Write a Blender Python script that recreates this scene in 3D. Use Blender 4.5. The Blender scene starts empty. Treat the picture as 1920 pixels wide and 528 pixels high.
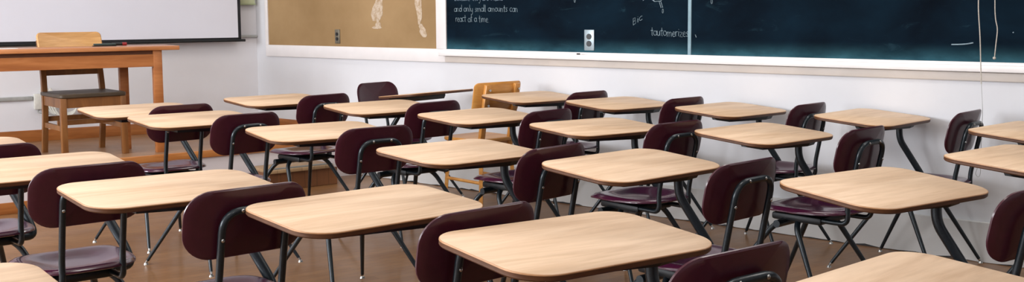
import bpy, bmesh, math, random
from mathutils import Vector, Matrix
random.seed(7)
sc = bpy.context.scene
COL = sc.collection
R = math.radians

# ------------------------------------------------------------------ materials
def lin(c):
    c = c / 255.0
    return c / 12.92 if c <= 0.04045 else ((c + 0.055) / 1.055) ** 2.4
def rgb(r, g, b): return (lin(r), lin(g), lin(b), 1.0)

def new_mat(name, rough=0.5, metal=0.0, coat=0.0, spec=0.5):
    m = bpy.data.materials.new(name); m.use_nodes = True
    nt = m.node_tree; b = nt.nodes['Principled BSDF']
    b.inputs['Roughness'].default_value = rough
    b.inputs['Metallic'].default_value = metal
    b.inputs['Coat Weight'].default_value = coat
    b.inputs['Coat Roughness'].default_value = 0.12
    b.inputs['Specular IOR Level'].default_value = spec
    return m, nt, b
def node(nt, t, **kw):
    n = nt.nodes.new(t)
    for k, v in kw.items(): setattr(n, k, v)
    return n
def coords(nt, scale=(1, 1, 1), rot=(0, 0, 0), which='Object'):
    tc = node(nt, 'ShaderNodeTexCoord'); mp = node(nt, 'ShaderNodeMapping')
    mp.inputs['Scale'].default_value = scale; mp.inputs['Rotation'].default_value = rot
    nt.links.new(tc.outputs[which], mp.inputs['Vector'])
    return mp.outputs['Vector']
def noise(nt, vec, scale=5, detail=4, rough=0.5, dist=0.0):
    n = node(nt, 'ShaderNodeTexNoise')
    n.inputs['Scale'].default_value = scale; n.inputs['Detail'].default_value = detail
    n.inputs['Roughness'].default_value = rough; n.inputs['Distortion'].default_value = dist
    if vec is not None: nt.links.new(vec, n.inputs['Vector'])
    return n.outputs['Fac']
def ramp(nt, fac, stops):
    n = node(nt, 'ShaderNodeValToRGB'); e = n.color_ramp.elements
    while len(e) < len(stops): e.new(0.5)
    for el, (p, c) in zip(e, stops): el.position = p; el.color = c
    nt.links.new(fac, n.inputs['Fac'])
    return n.outputs['Color']
def mix(nt, fac, a, b, mode='MIX'):
    n = node(nt, 'ShaderNodeMix', data_type='RGBA', blend_type=mode)
    for sock, v in ((n.inputs[0], fac), (n.inputs[6], a), (n.inputs[7], b)):
        if isinstance(v, (int, float, tuple)): sock.default_value = v
        else: nt.links.new(v, sock)
    return n.outputs[2]
def maths(nt, op, a, b=0.0, clamp=False):
    n = node(nt, 'ShaderNodeMath', operation=op, use_clamp=clamp)
    for s, v in ((n.inputs[0], a), (n.inputs[1], b)):
        if isinstance(v, (int, float)): s.default_value = v
        else: nt.links.new(v, s)
    return n.outputs[0]
def bump(nt, b, h, strength=0.1, dist=0.01):
    n = node(nt, 'ShaderNodeBump'); n.inputs['Strength'].default_value = strength
    n.inputs['Distance'].default_value = dist
    nt.links.new(h, n.inputs['Height']); nt.links.new(n.outputs['Normal'], b.inputs['Normal'])
def setcol(nt, b, c):
    if isinstance(c, tuple): b.inputs['Base Color'].default_value = c
    else: nt.links.new(c, b.inputs['Base Color'])

def plain(name, c, rough=0.5, metal=0.0, coat=0.0, var=0.12, scale=20, bmp=0.0, spec=0.5):
    m, nt, b = new_mat(name, rough, metal, coat, spec)
    v = coords(nt); f = noise(nt, v, scale, 5)
    dark = tuple(x * (1 - var) for x in c[:3]) + (1,); lite = tuple(min(1, x * (1 + var)) for x in c[:3]) + (1,)
    setcol(nt, b, ramp(nt, f, [(0.3, dark), (0.7, lite)]))
    if bmp: bump(nt, b, noise(nt, v, scale * 6, 3), bmp, 0.002)
    return m
def wood(name, c1, c2, c3, stretch=(2, 26, 26), rough=0.35, coat=0.0, rnd=True):
    m, nt, b = new_mat(name, rough, 0, coat)
    v = coords(nt, stretch)
    if rnd:
        oi = node(nt, 'ShaderNodeObjectInfo'); ad = node(nt, 'ShaderNodeVectorMath', operation='MULTIPLY_ADD')
        cb = node(nt, 'ShaderNodeCombineXYZ')
        for i in range(3): nt.links.new(oi.outputs['Random'], cb.inputs[i])
        nt.links.new(cb.outputs[0], ad.inputs[0]); ad.inputs[1].default_value = (37, 53, 11)
        nt.links.new(v, ad.inputs[2]); v = ad.outputs[0]
    f1 = noise(nt, v, 1.0, 6, 0.6, 0.8); f2 = noise(nt, v, 4.5, 4, 0.6, 0.2)
    base = ramp(nt, f1, [(0.3, c1), (0.52, c2), (0.72, c3)])
    fine = ramp(nt, f2, [(0.35, (0.86, 0.84, 0.82, 1)), (0.6, (1, 1, 1, 1))])
    setcol(nt, b, mix(nt, 0.55, base, fine, 'MULTIPLY'))
    return m

M = {}
M['laminate'] = wood('oak_laminate', rgb(192, 160, 127), rgb(211, 182, 151), rgb(223, 196, 166), (1.6, 13, 13), 0.5)
M['lam_edge'] = plain('laminate_edge', rgb(176, 132, 92), 0.4)
M['core'] = plain('dark_edge_band', rgb(82, 50, 28), 0.45, var=0.2)
M['plum'] = plain('plum_plastic', rgb(60, 18, 32), 0.33, coat=0.25, var=0.10, scale=60, bmp=0.06, spec=0.35)
M['seatplum'] = plain('plum_seat_plastic', rgb(60, 16, 42), 0.22, coat=0.35, var=0.08, scale=40)
M['steel'] = plain('dark_enamelled_steel', rgb(26, 36, 42), 0.34, 0.35, 0.2, var=0.25, scale=140, bmp=0.1)
M['black'] = plain('black_steel', rgb(18, 22, 25), 0.45, 0.2)
M['chrome'] = plain('chrome', rgb(190, 192, 190), 0.2, 1.0, var=0.05)
M['paint'] = plain('white_trim_paint', rgb(226, 223, 222), 0.45, var=0.03, scale=8)
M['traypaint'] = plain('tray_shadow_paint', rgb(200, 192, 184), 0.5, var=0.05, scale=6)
M['deskwood'] = wood('teacher_desk_wood', rgb(150, 88, 42), rgb(168, 104, 54), rgb(186, 122, 70), (2, 18, 18), 0.4)
M['desktop'] = wood('teacher_desk_top_wood', rgb(176, 112, 64), rgb(194, 130, 82), rgb(206, 146, 98), (2, 18, 18), 0.3)
M['chairwood'] = wood('oak_chair_wood', rgb(112, 70, 34), rgb(132, 86, 44), rgb(150, 104, 58), (12, 12, 2), 0.4)
M['chairback'] = wood('oak_chair_back', rgb(188, 138, 78), rgb(206, 158, 98), rgb(220, 176, 118), (2, 10, 20), 0.35)
M['maple'] = wood('maple_plywood', rgb(186, 126, 58), rgb(204, 144, 72), rgb(216, 160, 88), (3, 10, 16), 0.32)
M['green_metal'] = plain('grey_green_metal', rgb(120, 132, 128), 0.4, 0.5)
M['steelplate'] = plain('brushed_outlet_plate', rgb(150, 165, 172), 0.4, 0.4)
M['bakelite'] = plain('black_bakelite', rgb(14, 16, 18), 0.4)
M['screen'] = plain('screen_fabric', rgb(214, 216, 226), 0.85, var=0.015, scale=3)
M['blackfab'] = plain('screen_black_border', rgb(14, 15, 22), 0.7)
M['pale_green'] = plain('pale_green_box', rgb(186, 194, 158), 0.5)
M['chalk'] = plain('chalk_marks', rgb(128, 148, 158), 0.9, var=0.4, scale=300)
M['cord'] = plain('beige_cord', rgb(182, 176, 166), 0.8, var=0.2, scale=200)
M['whiteplastic'] = plain('white_plastic', rgb(214, 214, 206), 0.5)
M['conduit'] = plain('grey_conduit', rgb(166, 168, 166), 0.5)
M['red'] = plain('red_plastic', rgb(140, 30, 34), 0.4)
M['paper'] = plain('paper', rgb(222, 220, 216), 0.8, var=0.02)
M['base_orange'] = wood('varnished_baseboard', rgb(140, 84, 40), rgb(160, 98, 48), rgb(176, 114, 60), (2, 2, 20), 0.4, rnd=False)
M['nosing'] = wood('varnished_nosing', rgb(166, 100, 46), rgb(186, 120, 62), rgb(200, 138, 80), (3, 20, 20), 0.35, rnd=False)
M['strip_metal'] = plain('tread_strip', rgb(120, 124, 120), 0.45, 0.6)

def wall_mat(name, c, low=None):
    m, nt, b = new_mat(name, 0.62)
    v = coords(nt); f = noise(nt, v, 1.3, 5, 0.6)
    a = tuple(x * 0.93 for x in c[:3]) + (1,)
    col = ramp(nt, f, [(0.3, a), (0.65, c)])
    # cooler, greyer tone that strengthens towards the floor
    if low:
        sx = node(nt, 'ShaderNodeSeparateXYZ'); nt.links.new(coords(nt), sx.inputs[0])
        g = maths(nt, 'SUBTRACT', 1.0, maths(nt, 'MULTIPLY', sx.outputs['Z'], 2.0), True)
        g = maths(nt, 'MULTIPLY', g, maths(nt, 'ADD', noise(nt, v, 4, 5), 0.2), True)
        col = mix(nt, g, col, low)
    setcol(nt, b, col)
    bump(nt, b, noise(nt, v, 90, 3), 0.06, 0.003)
    return m
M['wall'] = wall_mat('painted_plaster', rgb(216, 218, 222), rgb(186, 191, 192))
M['wall_screen'] = wall_mat('painted_plaster_front', rgb(222, 222, 226))
M['ceil'] = wall_mat('ceiling_paint', rgb(225, 225, 222))
M['riser'] = wall_mat('white_riser_paint', rgb(214, 208, 210))
M['plinth'] = wall_mat('plinth_paint', rgb(196, 196, 194))

def floor_mat(name, cA, cB, cC, rot, rough):
    m, nt, b = new_mat(name, rough, 0, 0.15)
    v = coords(nt, rot=(0, 0, rot))
    br = node(nt, 'ShaderNodeTexBrick'); nt.links.new(v, br.inputs['Vector'])
    br.inputs['Scale'].default_value = 1.0; br.inputs['Brick Width'].default_value = 0.9
    br.inputs['Row Height'].default_value = 0.057; br.inputs['Mortar Size'].default_value = 0.0012
    br.inputs['Color1'].default_value = cA; br.inputs['Color2'].default_value = cB
    br.inputs['Mortar'].default_value = tuple(x * 0.45 for x in cA[:3]) + (1,); br.offset = 0.37
    v2 = coords(nt, (2.5, 30, 1), (0, 0, rot))
    g = ramp(nt, noise(nt, v2, 1.5, 6, 0.65, 0.6), [(0.3, (0.72, 0.70, 0.68, 1)), (0.7, (1.08, 1.06, 1.04, 1))])
    big = ramp(nt, noise(nt, coords(nt), 0.9, 4), [(0.35, cC), (0.65, (1, 1, 1, 1))])
    c = mix(nt, 0.8, br.outputs['Color'], g, 'MULTIPLY')
    setcol(nt, b, mix(nt, 0.5, c, big, 'MULTIPLY'))
    rr = ramp(nt, noise(nt, coords(nt), 2.2, 5), [(0.3, (rough - 0.08,) * 3 + (1,)), (0.7, (rough + 0.14,) * 3 + (1,))])
    nt.links.new(rr, b.inputs['Roughness'])
    return m
M['floor'] = floor_mat('strip_oak_floor', rgb(140, 101, 62), rgb(126, 88, 52), (0.72, 0.70, 0.66, 1), R(-40), 0.36)
M['daisfloor'] = floor_mat('dais_strip_floor', rgb(160, 122, 88), rgb(148, 112, 80), (0.85, 0.84, 0.82, 1), R(-33), 0.42)
M['steptop'] = floor_mat('step_tread_wood', rgb(168, 140, 104), rgb(156, 128, 94), (0.85, 0.84, 0.82, 1), R(-36), 0.42)
M['stepriser'] = floor_mat('step_riser_wood', rgb(124, 80, 46), rgb(112, 70, 40), (0.8, 0.78, 0.75, 1), R(-36), 0.42)

# chalkboard slate: dark blue-black, chalk haze that thickens to the bottom edge
m, nt, b = new_mat('chalkboard_slate', 0.8, spec=0.04)
v = coords(nt); sx = node(nt, 'ShaderNodeSeparateXYZ'); nt.links.new(v, sx.inputs[0])
big = noise(nt, coords(nt, (1.2, 1, 2)), 1.6, 5, 0.6, 0.4)
base = ramp(nt, big, [(0.3, rgb(6, 13, 22)), (0.7, rgb(12, 31, 44))])
h = maths(nt, 'SUBTRACT', sx.outputs['Z'], 1.0)
g = maths(nt, 'SUBTRACT', 1.0, maths(nt, 'MULTIPLY', h, 9.0), True)
g = maths(nt, 'POWER', g, 1.8)
g = maths(nt, 'MULTIPLY', g, maths(nt, 'ADD', noise(nt, coords(nt, (2.2, 1, 5)), 2.0, 5, 0.6), -0.12), True)
haze = mix(nt, maths(nt, 'MULTIPLY', g, 1.3, True), base, rgb(70, 122, 136))
sm = ramp(nt, noise(nt, coords(nt, (3, 1, 9), (0, R(25), 0)), 1.3, 6, 0.7, 1.2), [(0.60, (0, 0, 0, 1)), (0.85, (0.35, 0.35, 0.35, 1))])
setcol(nt, b, mix(nt, sm, haze, rgb(60, 96, 110)))
M['slate'] = m
# tan pinboard
m, nt, b = new_mat('tan_fibreboard', 0.8, spec=0.2)
f1 = noise(nt, coords(nt), 1.4, 5, 0.6); f2 = noise(nt, coords(nt, (60, 1, 60)), 4, 3)
c = ramp(nt, f1, [(0.3, rgb(140, 113, 77)), (0.7, rgb(164, 136, 98))])
c = mix(nt, 0.5, c, ramp(nt, f2, [(0.3, (0.86, 0.86, 0.86, 1)), (0.7, (1, 1, 1, 1))]), 'MULTIPLY')
setcol(nt, b, c); bump(nt, b, f2, 0.1, 0.002)
M['tan'] = m
# streaky leftover glue on the tan board
m, nt, b = new_mat('dried_glue', 0.6)
f = noise(nt, coords(nt, (30, 1, 30), (0, R(40), 0)), 1.2, 5, 0.6, 0.5)
setcol(nt, b, ramp(nt, f, [(0.35, rgb(160, 134, 100)), (0.6, rgb(190, 174, 154))]))
M['glue'] = m

# ------------------------------------------------------------------ mesh helpers
def mesh_from(name, bm, mats, smooth=True, parent=None, loc=None, rot=None):
    bmesh.ops.recalc_face_normals(bm, faces=bm.faces[:])
    me = bpy.data.meshes.new(name); bm.to_mesh(me); bm.free()
    for mt in (mats if isinstance(mats, (list, tuple)) else [mats]): me.materials.append(mt)
    for p in me.polygons: p.use_smooth = smooth
    if smooth:
        try: me.set_sharp_from_angle(angle=R(38))
        except Exception: pass
    o = bpy.data.objects.new(name, me); COL.objects.link(o)
    if parent: o.parent = parent
    if loc is not None: o.location = loc
    if rot is not None: o.rotation_euler = rot
    return o
def tag(o, label=None, cat=None, group=None, kind=None):
    if label: o['label'] = label
    if cat: o['category'] = cat
    if group: o['group'] = group
    if kind: o['kind'] = kind
    return o
def empty(name, loc=(0, 0, 0), rz=0.0):
    o = bpy.data.objects.new(name, None); COL.objects.link(o)
    o.empty_display_size = 0.1; o.location = loc; o.rotation_euler = (0, 0, rz)
    return o
def box(bm, lo, hi, bev=0.0, mi=0, rot=None):
    cs = [((lo[i] + hi[i]) / 2) for i in range(3)]; s = [hi[i] - lo[i] for i in range(3)]
    mt = Matrix.Translation(cs)
    if rot: mt = mt @ rot
    mt = mt @ Matrix.Diagonal((*s, 1))
    r = bmesh.ops.create_cube(bm, size=1.0, matrix=mt)
    fs = list({f for v_ in r['verts'] for f in v_.link_faces})
    if bev > 0:
        es = list({e for v_ in r['verts'] for e in v_.link_edges})
        rb = bmesh.ops.bevel(bm, geom=es, offset=bev, segments=2, affect='EDGES', profile=0.5)
        fs = [f for f in set(fs) | set(rb['faces']) if f.is_valid]
    for f in fs: f.material_index = mi
    return fs
def catmull(pts, n=6):
    P = [Vector(p) for p in pts]; out = []
    Q = [P[0] * 2 - P[1]] + P + [P[-1] * 2 - P[-2]]
    for i in range(1, len(Q) - 2):
        a, b_, c, d = Q[i - 1:i + 3]
        for k in range(n):
            t = k / n
            out.append(0.5 * ((2 * b_) + (c - a) * t + (2 * a - 5 * b_ + 4 * c - d) * t * t + (3 * b_ - a - 3 * c + d) * t ** 3))
    out.append(P[-1]); return out
def fillet(pts, rad, n=6):
    """polyline with rounded corners"""
    P = [Vector(p) for p in pts]; out = [P[0]]
    for i in range(1, len(P) - 1):
        a = (P[i - 1] - P[i]); c = (P[i + 1] - P[i])
        r = rad[i - 1] if isinstance(rad, (list, tuple)) else rad
        k = min(r, a.length * 0.48, c.length * 0.48)
        p0 = P[i] + a.normalized() * k; p1 = P[i] + c.normalized() * k
        for j in range(n + 1):
            t = j / n; out.append(p0 * (1 - t) ** 2 + P[i] * 2 * t * (1 - t) + p1 * t * t)
    out.append(P[-1]); return out
def tube(bm, pts, r0, r1=None, seg=10, cap=True, mi=0):
    P = [Vector(p) for p in pts]
    Pn = [P[0]]
    for p in P[1:]:
        if (p - Pn[-1]).length > 1e-5: Pn.append(p)
    P = Pn; r1 = r0 if r1 is None else r1
    L = [0.0]
    for i in range(1, len(P)): L.append(L[-1] + (P[i] - P[i - 1]).length)
    t0 = (P[1] - P[0]).normalized()
    up = Vector((0, 0, 1)) if abs(t0.z) < 0.9 else Vector((1, 0, 0))
    nrm = (up - t0 * up.dot(t0)).normalized(); rings = []
    for i, p in enumerate(P):
        t = (P[min(i + 1, len(P) - 1)] - P[max(i - 1, 0)]).normalized()
        nrm = (nrm - t * nrm.dot(t)).normalized(); bn = t.cross(nrm)
        r = r0 + (r1 - r0) * (L[i] / L[-1])
        rings.append([bm.verts.new(p + (nrm * math.cos(2 * math.pi * k / seg) + bn * math.sin(2 * math.pi * k / seg)) * r) for k in range(seg)])
    fs = []
    for a, c in zip(rings, rings[1:]):
        for k in range(seg): fs.append(bm.faces.new((a[k], a[(k + 1) % seg], c[(k + 1) % seg], c[k])))
    if cap: fs.append(bm.faces.new(rings[0][::-1])); fs.append(bm.faces.new(rings[-1]))
    for f in fs: f.material_index = mi
def cyl(bm, c, r, h, axis='Z', seg=20, mi=0, r2=None):
    rot = {'Z': Matrix(), 'X': Matrix.Rotation(R(90), 4, 'Y'), 'Y': Matrix.Rotation(R(90), 4, 'X')}[axis]
    res = bmesh.ops.create_cone(bm, cap_ends=True, segments=seg, radius1=r, radius2=r if r2 is None else r2, depth=h, matrix=Matrix.Translation(c) @ rot)
    for f in {f for v_ in res['verts'] for f in v_.link_faces}: f.material_index = mi
def rrect(w, d, r, rf, n=8, bow=0.0):
    """rounded rectangle outline, +y end uses rf"""
    out = []
    for sx_, sy, a0, rr in ((1, 1, 0, rf), (-1, 1, 90, rf), (-1, -1, 180, r), (1, -1, 270, r)):
        for i in range(n + 1):
            a = R(a0 + 90 * i / n)
            out.append(Vector((sx_ * (w / 2 - rr) + rr * math.cos(a), sy * (d / 2 - rr) + rr * math.sin(a))))
    return out
def slab(bm, outline, zs, mis, top_mi=0, bot_mi=0):
    """stack of scaled outlines; zs = list of (inset, z) from top down"""
    rings = []
    for ins, z in zs:
        ring = []
        n = len(outline)
        for i, p in enumerate(outline):
            t = (outline[(i + 1) % n] - outline[i - 1]); nn = Vector((t.y, -t.x)).normalized()
            q = p - nn * ins; ring.append(bm.verts.new((q.x, q.y, z)))
        rings.append(ring)
    for (a, c), mi in zip(zip(rings, rings[1:]), mis):
        for k in range(len(a)):
            f = bm.faces.new((a[k], c[k], c[(k + 1) % len(a)], a[(k + 1) % len(a)])); f.material_index = mi
    f = bm.faces.new(rings[0]); f.material_index = top_mi
    f = bm.faces.new(rings[-1][::-1]); f.material_index = bot_mi
def shell(bm, outline, fmap, thick, tdir, rings=(1.0, 0.97, 0.86, 0.68, 0.46, 0.22), mi=0):
    """moulded shell: outline scaled toward its centre, mapped by fmap(x,y)->Vector; thickness along tdir"""
    def layer(off):
        L = []
        for s in rings:
            e = off if s < 0.999 else off * 0.45
            L.append([bm.verts.new(fmap(p.x * s, p.y * s) + tdir * e) for p in outline])
        c = bm.verts.new(fmap(0, 0) + tdir * off)
        n = len(outline)
        for a, b_ in zip(L, L[1:]):
            for k in range(n): bm.faces.new((a[k], a[(k + 1) % n], b_[(k + 1) % n], b_[k]))
        for k in range(n): bm.faces.new((L[-1][k], L[-1][(k + 1) % n], c))
        return L[0]
    A = layer(thick / 2); B = layer(-thick / 2); n = len(outline)
    for k in range(n): bm.faces.new((A[k], B[k], B[(k + 1) % n], A[(k + 1) % n]))

def copy_tree(o, parent=None):
    c = o.copy(); COL.objects.link(c)
    if parent:
        c.parent = parent
    for ch in list(o.children): copy_tree(ch, c)
    return c

# ------------------------------------------------------------------ camera
F_PX, CY, PITCH, ROLL, CAM_H, CX = 1980.57, 216.72, 0.098022, 0.006847, 1.27863, 972.73
cam = bpy.data.cameras.new('camera'); co = bpy.data.objects.new('camera', cam); COL.objects.link(co)
cam.sensor_width = 36.0; cam.sensor_fit = 'HORIZONTAL'; cam.lens = F_PX / 1920 * 36
cam.shift_x = (960 - CX) / 1920; cam.shift_y = (CY - 264) / 1920
fw = Vector((0, math.cos(PITCH), -math.sin(PITCH))); u0 = Vector((0, math.sin(PITCH), math.cos(PITCH))); r0 = Vector((1, 0, 0))
rr_ = r0 * math.cos(ROLL) - u0 * math.sin(ROLL); uu = r0 * math.sin(ROLL) + u0 * math.cos(ROLL)
mw = Matrix((rr_, uu, -fw)).transposed().to_4x4(); mw.translation = (0, 0, CAM_H)
co.matrix_world = mw; cam.clip_start = 0.05
sc.camera = co

# ------------------------------------------------------------------ room frames
NR = Vector((0.64562232, 0.76365687, 0)); DR = Vector((0.76365687, -0.64562232, 0))
CW_ORG = NR * 5.5425; CW_ROT = math.atan2(DR.y, DR.x)           # chalkboard wall: local x right, y into wall
C0 = Vector((-2.26598, 9.17363, 0)); SW_ROT = R(33)             # front wall: local x right (corner = 0)
XC = -7.653                                                      # corner on chalkboard wall
def cw(name, bm, mats, **k): return mesh_from(name, bm, mats, loc=CW_ORG, rot=(0, 0, CW_ROT), **k)
def sw(name, bm, mats, **k): return mesh_from(name, bm, mats, loc=C0, rot=(0, 0, SW_ROT), **k)
def cw_pt(x, y, z):
    return CW_ORG + DR * x + NR * y + Vector((0, 0, z))
DAIS = 0.298
HC = 3.3
END = cw_pt(4.0, 0, 0); SWE = C0 - Vector((math.cos(SW_ROT), math.sin(SW_ROT), 0)) * 5.2
poly = [C0, END, Vector((3.4, -3.6, 0)), Vector((-5.4, -3.2, 0)), SWE]

bm = bmesh.new()
vs = [bm.verts.new((p.x * 1.0, p.y, 0)) for p in poly]; bm.faces.new(vs)
r = bmesh.ops.extrude_face_region(bm, geom=bm.faces[:])
bmesh.ops.translate(bm, vec=(0, 0, -0.12), verts=[g_ for g_ in r['geom'] if isinstance(g_, bmesh.types.BMVert)])
tag(mesh_from('floor', bm, M['floor'], smooth=False), kind='structure')
bm = bmesh.new()
vs = [bm.verts.new((p.x, p.y, HC)) for p in poly]; bm.faces.new(vs)
r = bmesh.ops.extrude_face_region(bm, geom=bm.faces[:])
bmesh.ops.translate(bm, vec=(0, 0, 0.12), verts=[g_ for g_ in r['geom'] if isinstance(g_, bmesh.types.BMVert)])
tag(mesh_from('ceiling', bm, M['ceil'], smooth=False), kind='structure')

bm = bmesh.new(); box(bm, (XC, 0, 0), (4.0, 0.12, HC)); tag(cw('wall_right', bm, M['wall'], smooth=False), kind='structure')
bm = bmesh.new(); box(bm, (-5.2, 0, 0), (0.0, 0.12, HC)); tag(sw('wall_front', bm, M['wall_screen'], smooth=False), kind='structure')
def wall_between(name, a, b_):
    d = b_ - a; bm = bmesh.new(); box(bm, (0, 0, 0), (d.length, 0.12, HC))
    tag(mesh_from(name, bm, M['wall'], smooth=False, loc=a, rot=(0, 0, math.atan2(d.y, d.x))), kind='structure')
wall_between('wall_left', poly[3], poly[4]); wall_between('wall_back', poly[2], poly[3]); wall_between('wall_side', poly[1], poly[2])

# trims of the chalkboard wall
bm = bmesh.new(); box(bm, (-7.50, -0.020, 0.916), (4.0, 0, 1.013), 0.003); tag(cw('trim_1', bm, M['paint']), kind='structure')
bm = bmesh.new(); box(bm, (-7.50, -0.022, 1.0125), (-7.462, 0, 2.3), 0.003); tag(cw('trim_2', bm, M['paint']), kind='structure')
bm = bmesh.new(); box(bm, (-5.452, -0.024, 1.0125), (-5.352, 0, 2.3), 0.003); tag(cw('trim_3', bm, M['paint']), kind='structure')
# shadowed moulding below the chalk tray
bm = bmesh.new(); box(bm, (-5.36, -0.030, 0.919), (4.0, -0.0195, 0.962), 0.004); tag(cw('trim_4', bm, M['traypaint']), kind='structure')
# white plinth along the chalkboard wall and varnished baseboards by the dais
bm = bmesh.new()
box(bm, (-6.30, -0.010, 0.0), (4.0, 0, 0.03), 0, 1)  # black strip paints in the dark of the gap below the plinth
prevv = None; xx = -6.30
while xx < 4.0:                                                    # ragged lower edge where the plinth meets the floor
    zb = random.choice((0.001, 0.002, 0.004, 0.007, 0.011)) + random.uniform(0, .003)
    cur = [bm.verts.new((xx, -0.018, zb)), bm.verts.new((xx, -0.018, 0.203)), bm.verts.new((xx, -0.0005, 0.205)), bm.verts.new((xx, -0.0105, zb))]
    if prevv:
        for k in range(4): bm.faces.new((prevv[k], prevv[(k + 1) % 4], cur[(k + 1) % 4], cur[k]))
    prevv = cur; xx += random.uniform(.02, .09)
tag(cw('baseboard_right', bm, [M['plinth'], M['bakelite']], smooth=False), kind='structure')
bm = bmesh.new(); box(bm, (XC, -0.015, DAIS), (-6.32, 0, DAIS + 0.09), 0.003); tag(cw('baseboard_corner', bm, M['base_orange']), kind='structure')
bm = bmesh.new(); box(bm, (-5.2, -0.015, DAIS), (-0.02, 0, DAIS + 0.09), 0.003); tag(sw('baseboard_front', bm, M['base_orange']), kind='structure')

# ------------------------------------------------------------------ dais and step
DA = R(38.0); DP = Vector((-2.662, 7.245, 0)); dv = Vector((math.cos(DA), math.sin(DA), 0)); dn = Vector((-math.sin(DA), math.cos(DA), 0))
def hit_cw(P, d):  # distance along d to the chalkboard wall
    return (5.5425 - NR.dot(P)) / NR.dot(d)
tR = hit_cw(DP, dv)
PR = DP + dv * tR; PL = DP - dv * 4.2
PLb = SWE
bm = bmesh.new()
top = [bm.verts.new((p.x, p.y, DAIS)) for p in (PL, PR, C0, PLb)]; bot = [bm.verts.new((p.x, p.y, 0.001)) for p in (PL, PR, C0, PLb)]
bm.faces.new(top).material_index = 0; bm.faces.new(bot[::-1]).material_index = 1
for i in range(4): bm.faces.new((top[i], bot[i], bot[(i + 1) % 4], top[(i + 1) % 4])).material_index = 1
dais = tag(mesh_from('dais', bm, [M['daisfloor'], M['riser']], smooth=False), kind='structure')
bm = bmesh.new(); box(bm, (-4.2, -0.02, DAIS - 0.048), (tR - 0.05, 0.0, DAIS + 0.004), 0.006)
mesh_from('nosing', bm, M['nosing'], parent=dais, loc=DP, rot=(0, 0, DA))
xs = 0.86
bm = bmesh.new(); box(bm, (-4.2, -0.014, 0.0), (xs, 0.0, 0.075), 0.004)
mesh_from('base_moulding', bm, M['base_orange'], parent=dais, loc=DP, rot=(0, 0, DA))
st = empty('wooden_step', DP, DA); tag(st, 'low wooden step with a metal tread strip before the raised platform', 'step')
bm = bmesh.new(); box(bm, (xs, -0.30, 0.001), (tR - 0.36, -0.016, 0.128), 0.002); mesh_from('riser', bm, M['stepriser'], smooth=False, parent=st)
bm = bmesh.new(); box(bm, (xs - 0.01, -0.325, 0.128), (tR - 0.40, -0.020, 0.155), 0.005); mesh_from('tread', bm, M['steptop'], parent=st)
bm = bmesh.new(); box(bm, (xs, -0.31, 0.154), (tR - 0.40, -0.255, 0.160), 0.002); tag(mesh_from('tread_strip', bm, M['strip_metal'], parent=st), 'grey metal strip')

# ------------------------------------------------------------------ boards
cb = empty('chalkboard', CW_ORG, CW_ROT); tag(cb, 'long dark blue-black chalkboard with faint chalk writing on the right wall', 'chalkboard')
def on(parent, name, bm, mats, **k): return mesh_from(name, bm, mats, parent=parent, **k)
bm = bmesh.new(); box(bm, (-5.352, -0.014, 1.008), (-3.336, -0.001, 2.3)); on(cb, 'slate_panel', bm, M['slate'], smooth=False)
bm = bmesh.new(); box(bm, (-3.312, -0.014, 1.008), (4.0, -0.001, 2.3)); on(cb, 'slate_panel', bm, M['slate'], smooth=False)
bm = bmesh.new(); box(bm, (-3.336, -0.019, 1.008), (-3.312, -0.001, 2.3), 0.004); tag(on(cb, 'divider_strip', bm, plain('pale_blue_divider', rgb(128, 158, 170), 0.5)), 'pale blue-grey divider strip')
bm = bmesh.new(); box(bm, (-5.385, -0.075, 0.966), (4.0, -0.014, 0.9785), 0.004); box(bm, (-5.385, -0.075, 0.966), (4.0, -0.062, 1.000), 0.005); box(bm, (-5.385, -0.03, 0.966), (4.0, -0.014, 1.010), 0.004)
tag(on(cb, 'chalk_tray', bm, M['paint']), 'white painted chalk tray')

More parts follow.
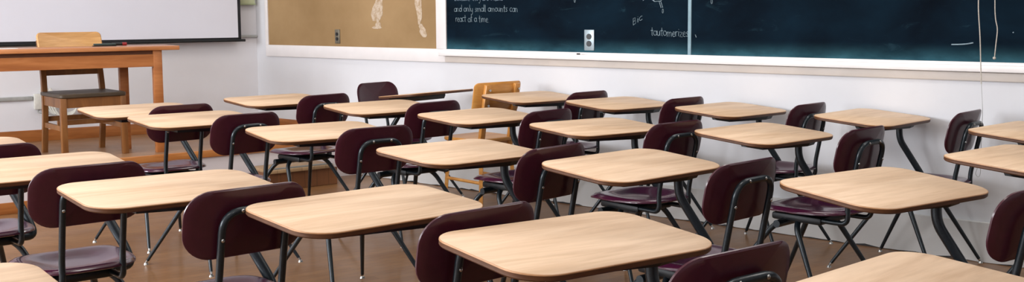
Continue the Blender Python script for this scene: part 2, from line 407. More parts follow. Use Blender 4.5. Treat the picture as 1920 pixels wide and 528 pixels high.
# stroke lettering: x-height 1, ascender 1.7, descender -0.7
def arc(cx, cy, rx, ry, a0, a1, n=10): return [(cx + rx * math.cos(R(a0 + (a1 - a0) * i / n)), cy + ry * math.sin(R(a0 + (a1 - a0) * i / n))) for i in range(n + 1)]
G = {
 'a': (0.75, [arc(.35, .45, .33, .45, 40, 400), [(.68, .95), (.66, .3), (.78, .0)]]),
 'n': (0.8, [[(.08, .95), (.1, 0)], [(.1, .6), (.3, .95), (.55, .85), (.62, 0)]]),
 'd': (0.75, [arc(.32, .45, .3, .45, 40, 400), [(.66, 1.75), (.64, 0)]]),
 'o': (0.75, [arc(.35, .48, .32, .46, 90, 450)]),
 'l': (0.35, [[(.15, 1.75), (.15, .1), (.25, 0)]]),
 'y': (0.7, [[(.05, .95), (.12, .3), (.4, .15), (.58, .4)], [(.62, .95), (.6, -.3), (.4, -.75), (.15, -.55)]]),
 's': (0.6, [[(.5, .85), (.3, .98), (.12, .75), (.42, .35), (.35, .05), (.05, .1)]]),
 'm': (1.15, [[(.08, .95), (.1, 0)], [(.1, .6), (.3, .95), (.48, .8), (.5, 0)], [(.5, .6), (.72, .95), (.92, .8), (.98, 0)]]),
 'u': (0.8, [[(.08, .95), (.1, .2), (.35, 0), (.58, .3), (.62, .95), (.65, 0)]]),
 't': (0.55, [[(.25, 1.6), (.25, .1), (.42, 0)], [(0, 1.0), (.52, 1.05)]]),
 'c': (0.65, [arc(.36, .48, .32, .46, 50, 310)]),
 'r': (0.55, [[(.08, .95), (.1, 0)], [(.1, .55), (.25, .9), (.48, .92)]]),
 'e': (0.65, [[(.06, .5), (.58, .52), (.5, .85), (.28, .95), (.06, .6), (.1, .15), (.35, 0), (.58, .12)]]),
 'i': (0.35, [[(.15, .95), (.16, 0)], [(.15, 1.3), (.17, 1.36)]]),
 'z': (0.65, [[(.05, .92), (.55, .95), (.06, .05), (.6, .02)]]),
 'f': (0.5, [[(.5, 1.65), (.3, 1.7), (.22, 1.4), (.22, -.3)], [(.02, .9), (.48, .95)]]),
 'b': (0.75, [[(.08, 1.75), (.1, 0)], arc(.38, .45, .3, .45, 150, -150)]),
 'h': (0.8, [[(.08, 1.75), (.1, 0)], [(.1, .6), (.3, .95), (.55, .85), (.62, 0)]]),
 'B': (0.75, [[(.08, 1.6), (.1, 0)], [(.08, 1.6), (.45, 1.5), (.42, .95), (.1, .85), (.58, .65), (.5, .1), (.1, 0)]]),
 '.': (0.35, [[(.12, .0), (.16, .08)]]), ' ': (0.55, []),
 '0': (0.7, [arc(.33, .85, .28, .8, 90, 450)]),
}
def write(bm, text, x, z, hgt, width=None, slope=0.0, y=-0.0145, r_=0.0015):
    adv = sum(G[c][0] for c in text); k = hgt
    kx = (width / adv) if width else k
    px = 0.0
    for ch in text:
        w_, strokes = G[ch]
        jz = random.uniform(-.08, .08)
        for s in strokes:
            pts = []
            for (gx, gz) in s:
                X = (px + gx) * kx; Z = (gz + jz) * k
                pts.append((x + X, y, z + Z + X * slope))
            tube(bm, pts, r_ * random.uniform(0.8, 1.2), seg=5)
        px += w_
bm = bmesh.new()
write(bm, 'and only small amounts can', -5.275, 1.283, 0.028, 0.60, -0.01)
on(cb, 'chalk_writing', bm, M['chalk']); bm = bmesh.new()
write(bm, 'react at a time.', -5.262, 1.212, 0.030, 0.325, -0.02)
on(cb, 'chalk_writing', bm, M['chalk']); bm = bmesh.new()
write(bm, 'because they are stable', -5.27, 1.361, 0.028, 0.46, -0.01)
on(cb, 'chalk_writing', bm, M['chalk'])
bm = bmesh.new()
write(bm, 'Bic', -3.735, 1.188, 0.026, 0.075, 0.50)
on(cb, 'chalk_writing', bm, M['chalk'])
bm = bmesh.new()
write(bm, 'tautomerizes', -3.600, 1.128, 0.031, 0.27, -0.03, r_=0.0017)
on(cb, 'chalk_writing', bm, M['chalk'])
bm = bmesh.new(); tube(bm, [(-3.285, -.0145, 1.135), (-3.278, -.0145, 1.118)], .0017, seg=5); on(cb, 'chalk_stroke', bm, M['chalk'])
bm = bmesh.new()                                                   # structural formula, cut by the top of the picture
def line(*p): tube(bm, [(a, -.0145, c) for a, c in p], .0019, seg=5)
line((-3.62, 1.365), (-3.575, 1.335), (-3.53, 1.338)); line((-3.53, 1.338), (-3.515, 1.297)); line((-3.541, 1.336), (-3.527, 1.296))
line((-3.53, 1.338), (-3.49, 1.375)); line((-3.66, 1.342), (-3.635, 1.356)); line((-3.575, 1.335), (-3.60, 1.375))
write(bm, '0', -3.520, 1.264, 0.016)
tag(on(cb, 'chalk_drawing', bm, M['chalk']), 'chalk line drawing of a chemical structure')
for x_, z_ in ((-4.195, 1.335), (-3.182, 1.315)):
    bm = bmesh.new(); write(bm, '0', x_, z_, 0.018); line((x_ + .008, z_ + .028), (x_ + .008, z_ + .07)); on(cb, 'chalk_drawing', bm, M['chalk'])
bm = bmesh.new()                                                   # stray chalk strokes on the right panel
tube(bm, catmull([(-1.79, -.0145, 1.098), (-1.75, -.0145, 1.099), (-1.715, -.0145, 1.102), (-1.684, -.0145, 1.108)], 4), .0032, seg=5)
on(cb, 'chalk_stroke', bm, M['chalk'])
bm = bmesh.new(); tube(bm, [(-1.50, -.0145, 1.16), (-1.495, -.0145, 1.162)], .003, seg=5); on(cb, 'chalk_stroke', bm, M['chalk'])

tb = empty('tan_pinboard', CW_ORG, CW_ROT); tag(tb, 'tan fibreboard panel in a white frame between the corner and the chalkboard', 'pinboard')
bm = bmesh.new(); box(bm, (-7.463, -0.012, 1.0125), (-5.451, -0.001, 2.3)); on(tb, 'board_panel', bm, M['tan'], smooth=False)
def smear(cx, cz, w_, h_, lean, n=7):
    bm = bmesh.new()
    L_, R_ = [], []
    for i in range(n + 1):
        t = i / n; ww = w_ * (0.75 + 0.4 * math.sin(3.1 * t + cx * 9) + random.uniform(-.12, .12)) * (0.6 if i in (0, n) else 1) * (1.0 if t > .35 else 1.15)
        zc = cz + h_ * t; xc = cx + lean * t + random.uniform(-.008, .008)
        L_.append(bm.verts.new((xc - ww / 2, -0.0135, zc))); R_.append(bm.verts.new((xc + ww / 2, -0.0135, zc)))
    for i in range(n): bm.faces.new((L_[i], R_[i], R_[i + 1], L_[i + 1]))
    r = bmesh.ops.extrude_face_region(bm, geom=bm.faces[:])
    bmesh.ops.translate(bm, vec=(0, 0.0012, 0), verts=[g_ for g_ in r['geom'] if isinstance(g_, bmesh.types.BMVert)])
    tag(on(tb, 'glue_smear', bm, M['glue'], smooth=False), 'pale streak of dried glue')
smear(-6.095, 1.155, 0.085, 0.062, 0.01); smear(-6.11, 1.215, 0.105, 0.35, 0.10)
smear(-5.575, 1.095, 0.055, 0.10, -0.05, 5); smear(-5.63, 1.19, 0.060, 0.36, -0.03)

def outlet(x0, x1, z0, z1, plate, label, y=-0.0145):
    o = empty('wall_outlet', cw_pt((x0 + x1) / 2, y, (z0 + z1) / 2), CW_ROT); tag(o, label, 'outlet')
    w_, h_ = (x1 - x0), (z1 - z0)
    bm = bmesh.new(); box(bm, (-w_ / 2, -0.007, -h_ / 2), (w_ / 2, 0.0, h_ / 2), 0.003); on(o, 'cover_plate', bm, plate)
    for s in (1, -1):
        bm = bmesh.new(); cyl(bm, (0, -0.008, s * h_ * 0.17), w_ * 0.24, 0.006, 'Y', 20); on(o, 'socket', bm, M['bakelite'])
    return o
outlet(-6.592, -6.534, 1.036, 1.148, plain('bronze_outlet_plate', rgb(112, 106, 92), 0.4, 0.4), 'two-socket outlet with a dull bronze plate on the tan board', y=-0.0125)
outlet(-4.108, -4.030, 1.026, 1.160, M['steelplate'], 'two-socket outlet with a pale steel plate on the chalkboard')
bm = bmesh.new(); box(bm, (-0.013, -0.005, 0), (0.013, 0.005, 0.009), 0.003)
tag(mesh_from('chalk_stub', bm, M['bakelite'], loc=cw_pt(-4.12, -0.068, 1.000), rot=(0, 0, CW_ROT)), 'small dark stub lying on the chalk tray below the steel outlet', 'chalk')

# pull cords
def cord_obj(name, pts, r_, label):
    bm = bmesh.new(); tube(bm, catmull(pts, 4), r_, seg=6)
    return bm
p = empty('pull_cord', cw_pt(-1.60, -0.19, 0), CW_ROT); tag(p, 'long thin pull cord hanging from above past the chalk tray', 'cord')
bm = bmesh.new(); X0 = -1.60
tube(bm, catmull([(x - X0, 0, z) for x, z in ((-1.64, 2.6), (-1.63, 1.8), (-1.615, 1.36), (-1.611, 1.26), (-1.600, 1.14), (-1.592, 1.0), (-1.587, 0.915))], 4), 0.0027, seg=6); on(p, 'cord', bm, M['cord'])
bm = bmesh.new(); tube(bm, catmull([(x - X0, 0, z) for x, z in ((-1.587, 0.92), (-1.580, 0.84), (-1.576, 0.766), (-1.577, 0.65), (-1.580, 0.54), (-1.592, 0.50), (-1.598, 0.475), (-1.586, 0.46), (-1.576, 0.48), (-1.578, 0.54))], 5), 0.0012, seg=5)
tag(on(p, 'thread', bm, M['conduit']), 'thin pale thread ending in a loop')
p = empty('pull_cord', cw_pt(-1.53, -0.19, 0), CW_ROT); tag(p, 'short knotted pull cord ending in front of the chalkboard', 'cord')
bm = bmesh.new(); tube(bm, catmull([(x + 1.53, 0, z) for x, z in ((-1.55, 2.6), (-1.543, 1.6), (-1.538, 1.32), (-1.532, 1.23), (-1.522, 1.18), (-1.526, 1.11), (-1.530, 1.05))], 4), 0.0024, seg=6)
on(p, 'cord', bm, M['cord'])
bm = bmesh.new(); bmesh.ops.create_icosphere(bm, subdivisions=2, radius=0.0075, matrix=Matrix.Translation((-0.001, 0, 1.042))); on(p, 'knot', bm, M['cord'])

# ------------------------------------------------------------------ front wall fittings
s = empty('projection_screen', C0, SW_ROT); tag(s, 'large white pull-down projection screen with a black border', 'screen')
bm = bmesh.new(); box(bm, (-4.4, -0.121, 1.078), (-0.200, -0.119, 2.5)); on(s, 'screen_fabric', bm, M['screen'], smooth=False)
bm = bmesh.new(); box(bm, (-0.201, -0.1215, 1.06), (-0.176, -0.1185, 2.5)); box(bm, (-4.4, -0.1215, 1.060), (-0.176, -0.1185, 1.0785)); on(s, 'black_border', bm, M['blackfab'], smooth=False)
bm = bmesh.new(); tube(bm, [(-4.42, -0.12, 1.054), (-0.142, -0.12, 1.054)], 0.011, seg=12); on(s, 'bottom_bar', bm, M['black'])
bm = bmesh.new(); box(bm, (-4.5, -0.17, 2.5), (-0.1, -0.05, 2.62), 0.02); on(s, 'screen_case', bm, M['black'])
b_ = empty('wall_box', C0, SW_ROT); tag(b_, 'small pale green box on the front wall right of the projection screen', 'box')
bm = bmesh.new(); box(bm, (-0.152, -0.05, 1.357), (-0.022, -0.001, 1.47), 0.006); on(b_, 'housing', bm, M['pale_green'])
bm = bmesh.new(); box(bm, (-0.158, -0.055, 1.352), (-0.016, -0.003, 1.364), 0.003); on(b_, 'lip', bm, plain('green_box_lip', rgb(150, 160, 124), 0.5))
bm = bmesh.new(); tube(bm, [(-4.6, -0.014, 1.084), (-0.002, -0.014, 1.084)], 0.011, seg=10)
tag(sw('conduit', bm, M['conduit']), 'thin grey conduit running along the front wall at screen height', 'conduit')
bm = bmesh.new(); box(bm, (-4.6, -0.022, 0.622), (-1.806, -0.001, 0.652), 0.005)
tag(sw('cable_raceway', bm, M['conduit']), 'grey cable raceway low on the front wall behind the wooden table', 'raceway')
# coiled white cable and its junction box
c = empty('coiled_cable', C0, SW_ROT); tag(c, 'white cable coiled beside a junction box behind the wooden armless chair', 'cable')
bm = bmesh.new()
for k in range(4):
    pts = [(-1.62 + (0.13 - .012 * k) * math.cos(a) + 0.01 * k, -0.03 - 0.008 * k, 0.555 + (0.055 + .006 * k) * math.sin(a) + 0.15 * max(0, -math.cos(a)) ** 3) for a in [2 * math.pi * i / 28 for i in range(29)]]
    tube(bm, pts, 0.007, seg=6)
on(c, 'cable', bm, M['whiteplastic'])
bm = bmesh.new(); box(bm, (-1.80, -0.05, 0.55), (-1.725, -0.001, 0.67), 0.006); on(c, 'junction_box', bm, M['whiteplastic'])
bm = bmesh.new(); tube(bm, catmull([(-1.76, -.03, .55), (-1.78, -.04, .53), (-1.73, -.05, .515), (-1.66, -.05, .50)], 5), .006, seg=6); tag(on(c, 'lead', bm, M['conduit']), 'grey lead')

# ------------------------------------------------------------------ teacher's table (origin at its front right leg)
TT = Vector((-2.543, 7.528, DAIS)); TR_ = R(33)
t = empty('wooden_table', TT, TR_); tag(t, 'long plain wooden table with square legs on the raised platform', 'table')
bm = bmesh.new(); box(bm, (-1.75, -0.045, 0.727), (0.120, 0.375, 0.757), 0.005); on(t, 'tabletop', bm, M['desktop'])
bm = bmesh.new(); box(bm, (-1.62, -0.022, 0.612), (-0.03, 0.0, 0.700), 0.002); on(t, 'apron', bm, M['deskwood'], smooth=False)
bm = bmesh.new(); box(bm, (-1.62, -0.005, 0.699), (-0.0, 0.34, 0.728)); on(t, 'gap_shade_block', bm, plain('table_gap_shade', rgb(92, 52, 26), 0.5), smooth=False)  # dark block paints in the shade of the gap under the tabletop
bm = bmesh.new(); box(bm, (-0.035, 0.01, 0.612), (-0.013, 0.33, 0.700)); on(t, 'apron', bm, M['deskwood'], smooth=False)
for (lx, ly) in ((-0.03, 0.006), (-0.19, 0.335), (-1.62, 0.006), (-1.46, 0.335)):
    bm = bmesh.new(); box(bm, (lx - 0.030, ly - 0.030, 0.0), (lx + 0.030, ly + 0.030, 0.728), 0.003); on(t, 'leg', bm, M['deskwood'])
# things on the table
tm = Matrix.Translation(TT) @ Matrix.Rotation(TR_, 4, 'Z')
def on_table(x, y): return tm @ Vector((x, y, 0.757))
bm = bmesh.new(); box(bm, (-0.10, -0.07, 0), (0.10, 0.07, 0.003), 0.0005)
tag(mesh_from('paper_sheet', bm, M['paper'], smooth=False, loc=on_table(-1.02, 0.12), rot=(0, 0, TR_)), 'white sheet of paper lying on the wooden table', 'paper')
g = empty('stapler', on_table(-0.33, 0.20), TR_ + 0.1); tag(g, 'long dark grey-green stapler lying on the wooden table', 'stapler')
bm = bmesh.new(); box(bm, (-0.09, -0.016, 0), (0.07, 0.016, 0.007), 0.003); on(g, 'base', bm, M['black'])
bm = bmesh.new(); box(bm, (-0.085, -0.013, 0.008), (0.068, 0.013, 0.020), 0.005); on(g, 'arm', bm, plain('grey_green_stapler', rgb(54, 74, 72), 0.4))
g = empty('marker_pen', on_table(-0.24, 0.24), TR_); tag(g, 'short thick black marker with a red band on the wooden table', 'marker')
bm = bmesh.new(); cyl(bm, (0, 0, 0.0128), 0.011, 0.075, 'X', 14); on(g, 'barrel', bm, M['bakelite'])
bm = bmesh.new(); cyl(bm, (0.045, 0, 0.0128), 0.0122, 0.03, 'X', 14); tag(on(g, 'cap', bm, M['red']), 'red cap')
bm = bmesh.new(); box(bm, (-0.06, -0.03, 0), (0.06, 0.03, 0.02), 0.004)
tag(mesh_from('chalk_eraser', bm, M['bakelite'], loc=on_table(-1.20, 0.08), rot=(0, 0, TR_)), 'black chalk eraser at the left end of the wooden table', 'eraser')

# teacher's wooden chair: local +y is the way the sitter faces
def pose(fpoint, heading): return (fpoint[0], fpoint[1], fpoint[2]), -heading
ch = empty('wooden_chair', (-3.086, 7.468, DAIS), R(220.5)); tag(ch, 'old oak chair with slatted back tucked behind the wooden table', 'chair')
wd, dp = 0.405, 0.40
bm = bmesh.new(); slab(bm, rrect(wd + 0.05, dp + 0.05, 0.02, 0.03, 4), [(0.006, .440), (0, .434), (0, .418), (0.006, .412)], [0, 0, 0]); on(ch, 'seat', bm, plain('dark_worn_seat', rgb(70, 58, 44), 0.45))
for sx_ in (-1, 1):
    x_ = sx_ * wd / 2
    bm = bmesh.new(); box(bm, (x_ - .020, dp / 2 - .022, 0), (x_ + .020, dp / 2 + .018, .412), .003)
    for v_ in bm.verts:
        if v_.co.z < 0.1: v_.co.x += sx_ * 0.004; v_.co.y += 0.006
    on(ch, 'leg', bm, M['chairwood'])
    bm = bmesh.new()
    pts = [(x_, -dp / 2 - .06, 0), (x_, -dp / 2 - .01, .25), (x_, -dp / 2, .43), (x_ * .98, -dp / 2 - .03, .62), (x_ * .97, -dp / 2 - .085, .80)]
    prev = None
    for q in catmull(pts, 4):
        ring = [bm.verts.new(q + Vector((a, c_, 0))) for a, c_ in ((-.018, -.016), (.018, -.016), (.018, .016), (-.018, .016))]
        if prev:
            for k in range(4): bm.faces.new((prev[k], prev[(k + 1) % 4], ring[(k + 1) % 4], ring[k]))
        else: bm.faces.new(ring[::-1])
        prev = ring
    bm.faces.new(prev); on(ch, 'post', bm, M['chairwood'])
for y_, z0, z1 in ((dp / 2, .345, .412), (-dp / 2 + .0, .345, .412)):
    bm = bmesh.new(); box(bm, (-wd / 2, y_ - .012, z0), (wd / 2, y_ + .012, z1)); on(ch, 'seat_rail', bm, M['chairwood'], smooth=False)
for sx_ in (-1, 1):
    bm = bmesh.new(); box(bm, (sx_ * wd / 2 - .011, -dp / 2, .345), (sx_ * wd / 2 + .011, dp / 2, .412)); on(ch, 'seat_rail', bm, M['chairwood'], smooth=False)
    bm = bmesh.new(); box(bm, (sx_ * wd / 2 - .010, -dp / 2, .185), (sx_ * wd / 2 + .010, dp / 2, .22)); on(ch, 'stretcher', bm, M['chairwood'], smooth=False)
bm = bmesh.new(); box(bm, (-wd / 2, dp / 2 - .15, .215), (wd / 2, dp / 2 - .13, .25)); on(ch, 'stretcher', bm, M['chairwood'], smooth=False)
bm = bmesh.new(); box(bm, (-wd / 2, -dp / 2 - .03, .225), (wd / 2, -dp / 2 - .01, .26)); on(ch, 'stretcher', bm, M['chairwood'], smooth=False)
for z_ in (.57, .66):
    bm = bmesh.new(); box(bm, (-wd / 2, -dp / 2 - .035 - (z_ - .57) * .3, z_ - .02), (wd / 2, -dp / 2 - .015 - (z_ - .57) * .3, z_ + .02)); on(ch, 'back_slat', bm, M['chairwood'], smooth=False)
ol = rrect(wd + 0.045, 0.135, 0.018, 0.03, 6)
for p_ in ol:
    if p_.y > 0.02: p_.y += 0.018 * (max(0, 1 - (p_.x / (wd * .34)) ** 4)) - 0.008
bm = bmesh.new(); shell(bm, ol, lambda x, y: Vector((x, -dp / 2 - .062 - .35 * y + .10 * x * x / (.2 * .2) * .2, .795 + y)), .024, Vector((0, 1, .3)).normalized()); on(ch, 'top_rail', bm, M['chairback'])

# ------------------------------------------------------------------ maple side chair in front of the foremost wall desk
wc = empty('wooden_chair', (-0.262, 7.03, 0), R(42)); tag(wc, 'honey maple side chair with a curved plywood backrest, near the chalkboard wall', 'chair')
bm = bmesh.new(); slab(bm, rrect(.38, .38, .05, .07, 6), [(.008, .455), (0, .448), (0, .436), (.006, .430)], [0, 0, 0]); on(wc, 'seat', bm, M['maple'])
for sx_ in (-1, 1):
    bm = bmesh.new(); tube(bm, [(sx_ * .125, -.16, .43), (sx_ * .15, -.185, 0)], .019, .016, 4)
    on(wc, 'leg', bm, M['maple'])
    bm = bmesh.new(); tube(bm, [(sx_ * .14, .15, .43), (sx_ * .16, .18, 0)], .019, .015, 4); on(wc, 'leg', bm, M['maple'])
    bm = bmesh.new(); box(bm, (sx_ * .125 - .020, -.014, .0), (sx_ * .125 + .020, .014, .42), .004)
    bmesh.ops.rotate(bm, verts=bm.verts[:], cent=(0, 0, 0), matrix=Matrix.Rotation(R(11), 3, 'X'))
    bmesh.ops.translate(bm, verts=bm.verts[:], vec=(0, -.155, .40)); on(wc, 'post', bm, M['maple'])
    bm = bmesh.new(); tube(bm, [(sx_ * .148, -.175, .17), (sx_ * .152, .17, .17)], .011, seg=8); on(wc, 'stretcher', bm, M['maple'])
bm = bmesh.new(); box(bm, (-.15, .16, .22), (.15, .18, .25), .003); on(wc, 'stretcher', bm, M['maple'])
bm = bmesh.new(); box(bm, (-.13, -.165, .375), (.13, -.145, .43), .002); on(wc, 'seat_rail', bm, M['maple'])
bm = bmesh.new(); box(bm, (-.14, .14, .385), (.14, .158, .43), .002); on(wc, 'seat_rail', bm, M['maple'])
ol = rrect(.40, .205, .03, .03, 6)
bk = (lambda x, y: Vector((x, -.222 - .19 * y + .05 * (x / .2) ** 2, .722 + y)))
bm = bmesh.new(); shell(bm, ol, bk, .013, Vector((0, 1, .19)).normalized()); bko = on(wc, 'backrest', bm, M['maple'])
for sx_ in (-1, 1):
    for z_ in (-.045, .055):
        bm = bmesh.new(); cyl(bm, (sx_ * .125, -.245 - .19 * z_, .722 + z_), .008, .012, 'Y', 12); mesh_from('bolt', bm, M['chrome'], parent=bko)

# ------------------------------------------------------------------ the combination school desk
def make_desk():
    root = empty('school_desk')
    # desktop + bracket live in a tilted frame at (0,0,.74)
    bm = bmesh.new()
    slab(bm, rrect(.61, .3987, .0987, .0820, 9), [(.0025, 0.0), (.0006, -.0012), (0, -.0035), (.0006, -.0050), (.0006, -.0135), (.004, -.0172)], [1, 1, 2, 2, 2], 0, 2)
    dt = mesh_from('desktop', bm, [M['laminate'], M['lam_edge'], M['core']], parent=root, loc=(0, 0, .74))
    bm = bmesh.new()
    ol = [Vector(p) for p in ((.225, .045), (-.165, .02), (-.17, -.02), (-.15, -.10), (.14, -.145), (.225, -.125))][::-1]
    ol = ol[::-1]
    slab(bm, ol, [(0, -.0174), (0, -.030), (.012, -.050)], [0, 0]); mesh_from('support_bracket', bm, M['black'], parent=root, loc=(0, 0, .74), smooth=False)
    # pedestal tube
    bm = bmesh.new()
    path = fillet([(.187, -.052, .695), (.187, -.056, .612), (.252, -.150, .43), (.262, -.172, .372), (.16, -.150, .372), (-.135, -.150, .372)], [.035, .05, .03, .03], 6)
    tube(bm, path, .0165, seg=14); mesh_from('pedestal', bm, M['steel'], parent=root)
    # seat
    bm = bmesh.new()
    ol = []
    for k in range(44):
        a = 2 * math.pi * k / 44; ca, sa = math.cos(a), math.sin(a)
        ex = 2 / 2.9
        p_ = Vector((.192 * math.copysign(abs(ca) ** ex, ca), .222 * math.copysign(abs(sa) ** ex, sa)))
        if p_.y < 0: p_.x *= 1 - .08 * (-p_.y / .222)
        ol.append(p_)
    def sstep(a, b, x):
        t = max(0, min(1, (x - a) / (b - a))); return t * t * (3 - 2 * t)
    def sf(x, y):
        rho = min(1.0, (abs(x / .192) ** 2.9 + abs(y / .222) ** 2.9) ** (1 / 2.9))
        z = .420 + .024 * sstep(.30, .86, rho) - .010 * sstep(.88, 1.0, rho)
        if y > .08: z -= .020 * ((y - .08) / .142) ** 2
        if y < -.10: z += .010 * ((-y - .10) / .122) ** 2
        return Vector((.04 + x, -.235 + y, z))
    shell(bm, ol, sf, .011, Vector((0, 0, 1)), rings=(1.0, .98, .95, .91, .86, .80, .72, .62, .50, .36, .2)); mesh_from('seat', bm, M['seatplum'], parent=root)
    bm = bmesh.new(); box(bm, (-.075, -.325, .378), (.155, -.085, .410), .010); mesh_from('seat_pan', bm, M['black'], parent=root)
    # backrest
    bm = bmesh.new(); ol = rrect(.378, .199, .079, .074, 9)
    def bf(x, y): return Vector((.04 + x, -.457 - .204 * y + .030 * (x / .189) ** 2, .6945 + y))
    shell(bm, ol, bf, .011, Vector((0, 1, .2)).normalized()); back = mesh_from('backrest', bm, M['plum'], parent=root)
    # hoop behind the backrest
    def hy(z): return -.481 - .204 * (z - .6945)
    L_, R_ = .04 - .098, .04 + .098
    pts = [(L_, -.13, .398), (L_, -.44, .398), (L_, hy(.47), .47), (L_, hy(.735), .735), (R_, hy(.735), .735), (R_, hy(.47), .47), (R_, -.44, .398), (R_, -.13, .398)]
    bm = bmesh.new(); tube(bm, fillet(pts, [.045, .05, .062, .062, .05, .045], 7), .0108, seg=12); mesh_from('back_hoop', bm, M['steel'], parent=root)
    for (x_, z_) in ((L_ + .055, .735), (R_ - .055, .735), (L_, .655), (R_, .655)):
        bm = bmesh.new(); bmesh.ops.create_uvsphere(bm, u_segments=10, v_segments=6, radius=.0055, matrix=Matrix.Translation((x_, hy(z_) - .0105, z_)) @ Matrix.Diagonal((1, .6, 1, 1)))
        mesh_from('rivet', bm, M['chrome'], parent=back)
    # legs with chrome glides
    legs = [([(.02, -.19, .388), (-.065, -.150, .384), (-.112, -.112, .352), (-.252, .085, .022)]),
            ([(.02, -.20, .388), (-.055, -.205, .384), (-.090, -.222, .350), (-.142, -.375, .022)]),
            ([(.06, -.20, .388), (.115, -.178, .384), (.135, -.135, .350), (.230, .045, .022)]),
            ([(.06, -.22, .388), (.150, -.240, .384), (.182, -.262, .350), (.325, -.425, .022)])]
    for pts in legs:
        bm = bmesh.new(); tube(bm, fillet(pts, [.03, .05], 6), .0142, .0082, seg=12); lg = mesh_from('leg', bm, M['steel'], parent=root)
        e = Vector(pts[-1]); d_ = (e - Vector(pts[-2])).normalized()
        bm = bmesh.new(); tube(bm, [e - d_ * .012, e + d_ * .014], .0062, seg=8); cyl(bm, (e.x + d_.x * .016, e.y + d_.y * .016, .0045), .0125, .009, 'Z', 14, 0, .009)
        mesh_from('glide', bm, M['chrome'], parent=lg)
    return root

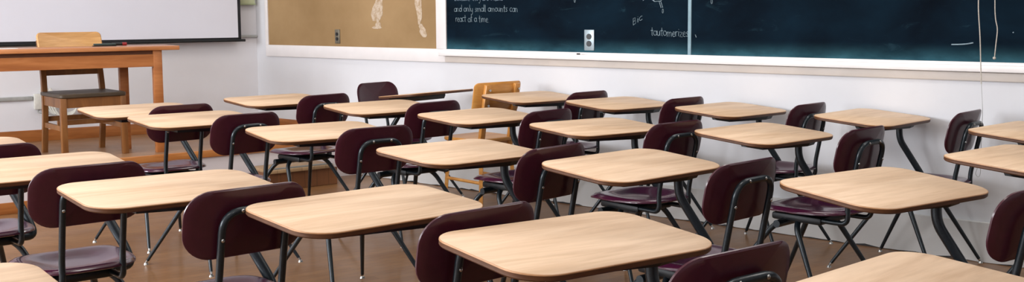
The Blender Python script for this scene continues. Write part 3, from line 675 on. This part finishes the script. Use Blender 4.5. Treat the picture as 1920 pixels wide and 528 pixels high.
# x, y, heading(deg, right of +Y), tilt forward, tilt sideways, label
DESKS = [
 (-1.723, 3.736, -40.1, 4.7, -0.4, 'plum desk at the left with its glossy dished seat in full view at bottom left'),
 (-1.090, 3.273, -40.7, 4.0, -0.9, 'pale oak-topped desk covering part of the backrest that rises above the bottom-left glossy seat'),
 (-0.423, 2.922, -41.9, 3.6, -0.3, 'large pale oak-topped desk directly left of the bottom-centre desk'),
 (0.141, 2.469, -37.3, 4.2, -1.1, 'largest fully visible oak-topped plum desk, at the bottom centre of the photo'),
 (0.766, 1.948, -43.1, 4.6, -0.4, 'oak desktop cut off by the bottom edge, right of the bottom-centre desk'),
 (-2.315, 4.255, -41.0, 4.6, -0.4, 'desk mostly cut by the left edge, rounded oak corner below the slatted wooden chair'),
 (-1.165, 1.905, -41.3, 4.6, -0.4, 'oak desktop showing only one corner in the bottom left of the photo'),
 (-2.149, 5.978, -42.5, 4.8, -0.5, 'foremost left desk nearest the slatted wooden chair, its top overlapped by the next desk'),
 (-1.673, 5.447, -44.2, 4.8, -0.7, 'pale oak-topped plum desk second from the wooden table, overlapping the foremost desk'),
 (-0.917, 4.838, -37.7, 4.6, -0.6, 'oak-topped plum desk with seat and bent legs seen against the low wooden step'),
 (-0.227, 4.098, -46.8, 4.4, -1.3, 'oak-topped plum desk just in front of the maple side chair seat, left of photo centre'),
 (0.404, 3.708, -42.5, 4.5, -0.2, 'oak-topped desk right of centre with another desk\'s maroon seat showing directly beneath its top'),
 (1.124, 3.203, -35.5, 5.0, -0.6, 'big oak-topped desk at the right with white wall behind the crossed legs beneath it'),
 (-1.511, 6.628, -45.0, 4.6, -0.4, 'far oak-topped plum desk standing right under the room corner'),
 (-0.789, 6.079, -41.7, 4.7, -0.3, 'oak-topped plum desk just in front of the backwards-facing purple seat'),
 (-0.202, 5.511, -45.8, 4.4, -0.5, 'oak-topped plum desk just left of and in front of the maple side chair back'),
 (0.377, 4.953, -39.9, 4.1, -0.9, 'oak-topped desk just beyond the desk right of centre, second row from the chalkboard wall'),
 (1.089, 4.638, -43.7, 4.7, -0.7, 'oak-topped desk between the big right-hand desk and the chalkboard wall, right corner fully visible'),
 (1.843, 3.781, -41.0, 4.4, -0.8, 'nearer of the two oak desktops cut by the right edge, cord loop hanging behind it'),
 (0.091, 6.727, -42.7, 4.4, -0.6, 'oak-topped plum desk pushed against the back of the maple side chair'),
 (0.602, 6.225, -42.0, 4.5, -0.7, 'oak-topped plum desk by the chalkboard wall, second behind the maple side chair'),
 (1.171, 5.780, -44.6, 4.4, -0.6, 'oak-topped plum desk by the chalkboard wall, third behind the maple side chair'),
 (1.790, 5.303, -46.5, 4.6, -0.4, 'oak-topped desk whose right corner almost touches the white wall and throws a shadow on it'),
 (2.279, 4.608, -41.8, 4.6, -0.2, 'oak desktop cut by the right edge, farther of two there, against the white wall'),
 (-0.626, 7.116, 129.9, 5.6, 0.0, 'backwards desk by the far wall with purple backrest front and edge-on dark top'),
]
proto = None
for (x, y, hd, tf, tx, label) in DESKS:
    if proto is None: proto = make_desk(); o = proto
    else: o = copy_tree(proto)
    o.location = (x, y, 0); o.rotation_euler = (0, 0, -R(hd))
    tag(o, label, 'desk', 'combination school desks set out in rows')
    for c_ in o.children:
        if c_.name.startswith(('desktop', 'support_bracket')): c_.rotation_euler = (R(tf), -R(tx), 0)

# ------------------------------------------------------------------ light
def area(name, loc, target, sx_, sy_, power, col):
    l = bpy.data.lights.new(name, 'AREA'); l.shape = 'RECTANGLE'; l.size = sx_; l.size_y = sy_; l.energy = power; l.color = col
    o = bpy.data.objects.new(name, l); COL.objects.link(o); o.location = loc
    o.rotation_euler = (Vector(target) - Vector(loc)).to_track_quat('-Z', 'Y').to_euler(); return o
for i, (x, y) in enumerate(((-3.2, 5.4), (-1.2, 4.2), (0.8, 3.0), (-1.0, 7.0), (1.2, 5.6), (2.8, 4.0), (-3.6, 2.6), (-1.4, 1.2), (0.8, 0.2))):
    area('ceiling_lamp', (x, y, HC - 0.06), (x, y, 0), 1.3, 0.5, 20, (1.0, 0.96, 0.92)).rotation_euler = (0, 0, R(-38))
lw0, lw1 = poly[3], poly[4]; ld = (lw1 - lw0).normalized(); ln = Vector((ld.y, -ld.x, 0))
for k in (2.4, 4.9, 7.4):
    p = lw0 + ld * k + ln * 0.12; area('window_light', (p.x, p.y, 1.9), (p.x + ln.x, p.y + ln.y, 1.75), 1.7, 1.5, 200, (0.93, 0.95, 1.0))
w = bpy.data.worlds.new('world'); sc.world = w; w.use_nodes = True
w.node_tree.nodes['Background'].inputs[0].default_value = (0.75, 0.85, 1.0, 1); w.node_tree.nodes['Background'].inputs[1].default_value = 0.3

sc.view_settings.view_transform = 'Standard'; sc.view_settings.look = 'None'
sc.view_settings.exposure = -0.05; sc.view_settings.gamma = 1.0
sc.cycles.max_bounces = 6; sc.cycles.use_denoising = True
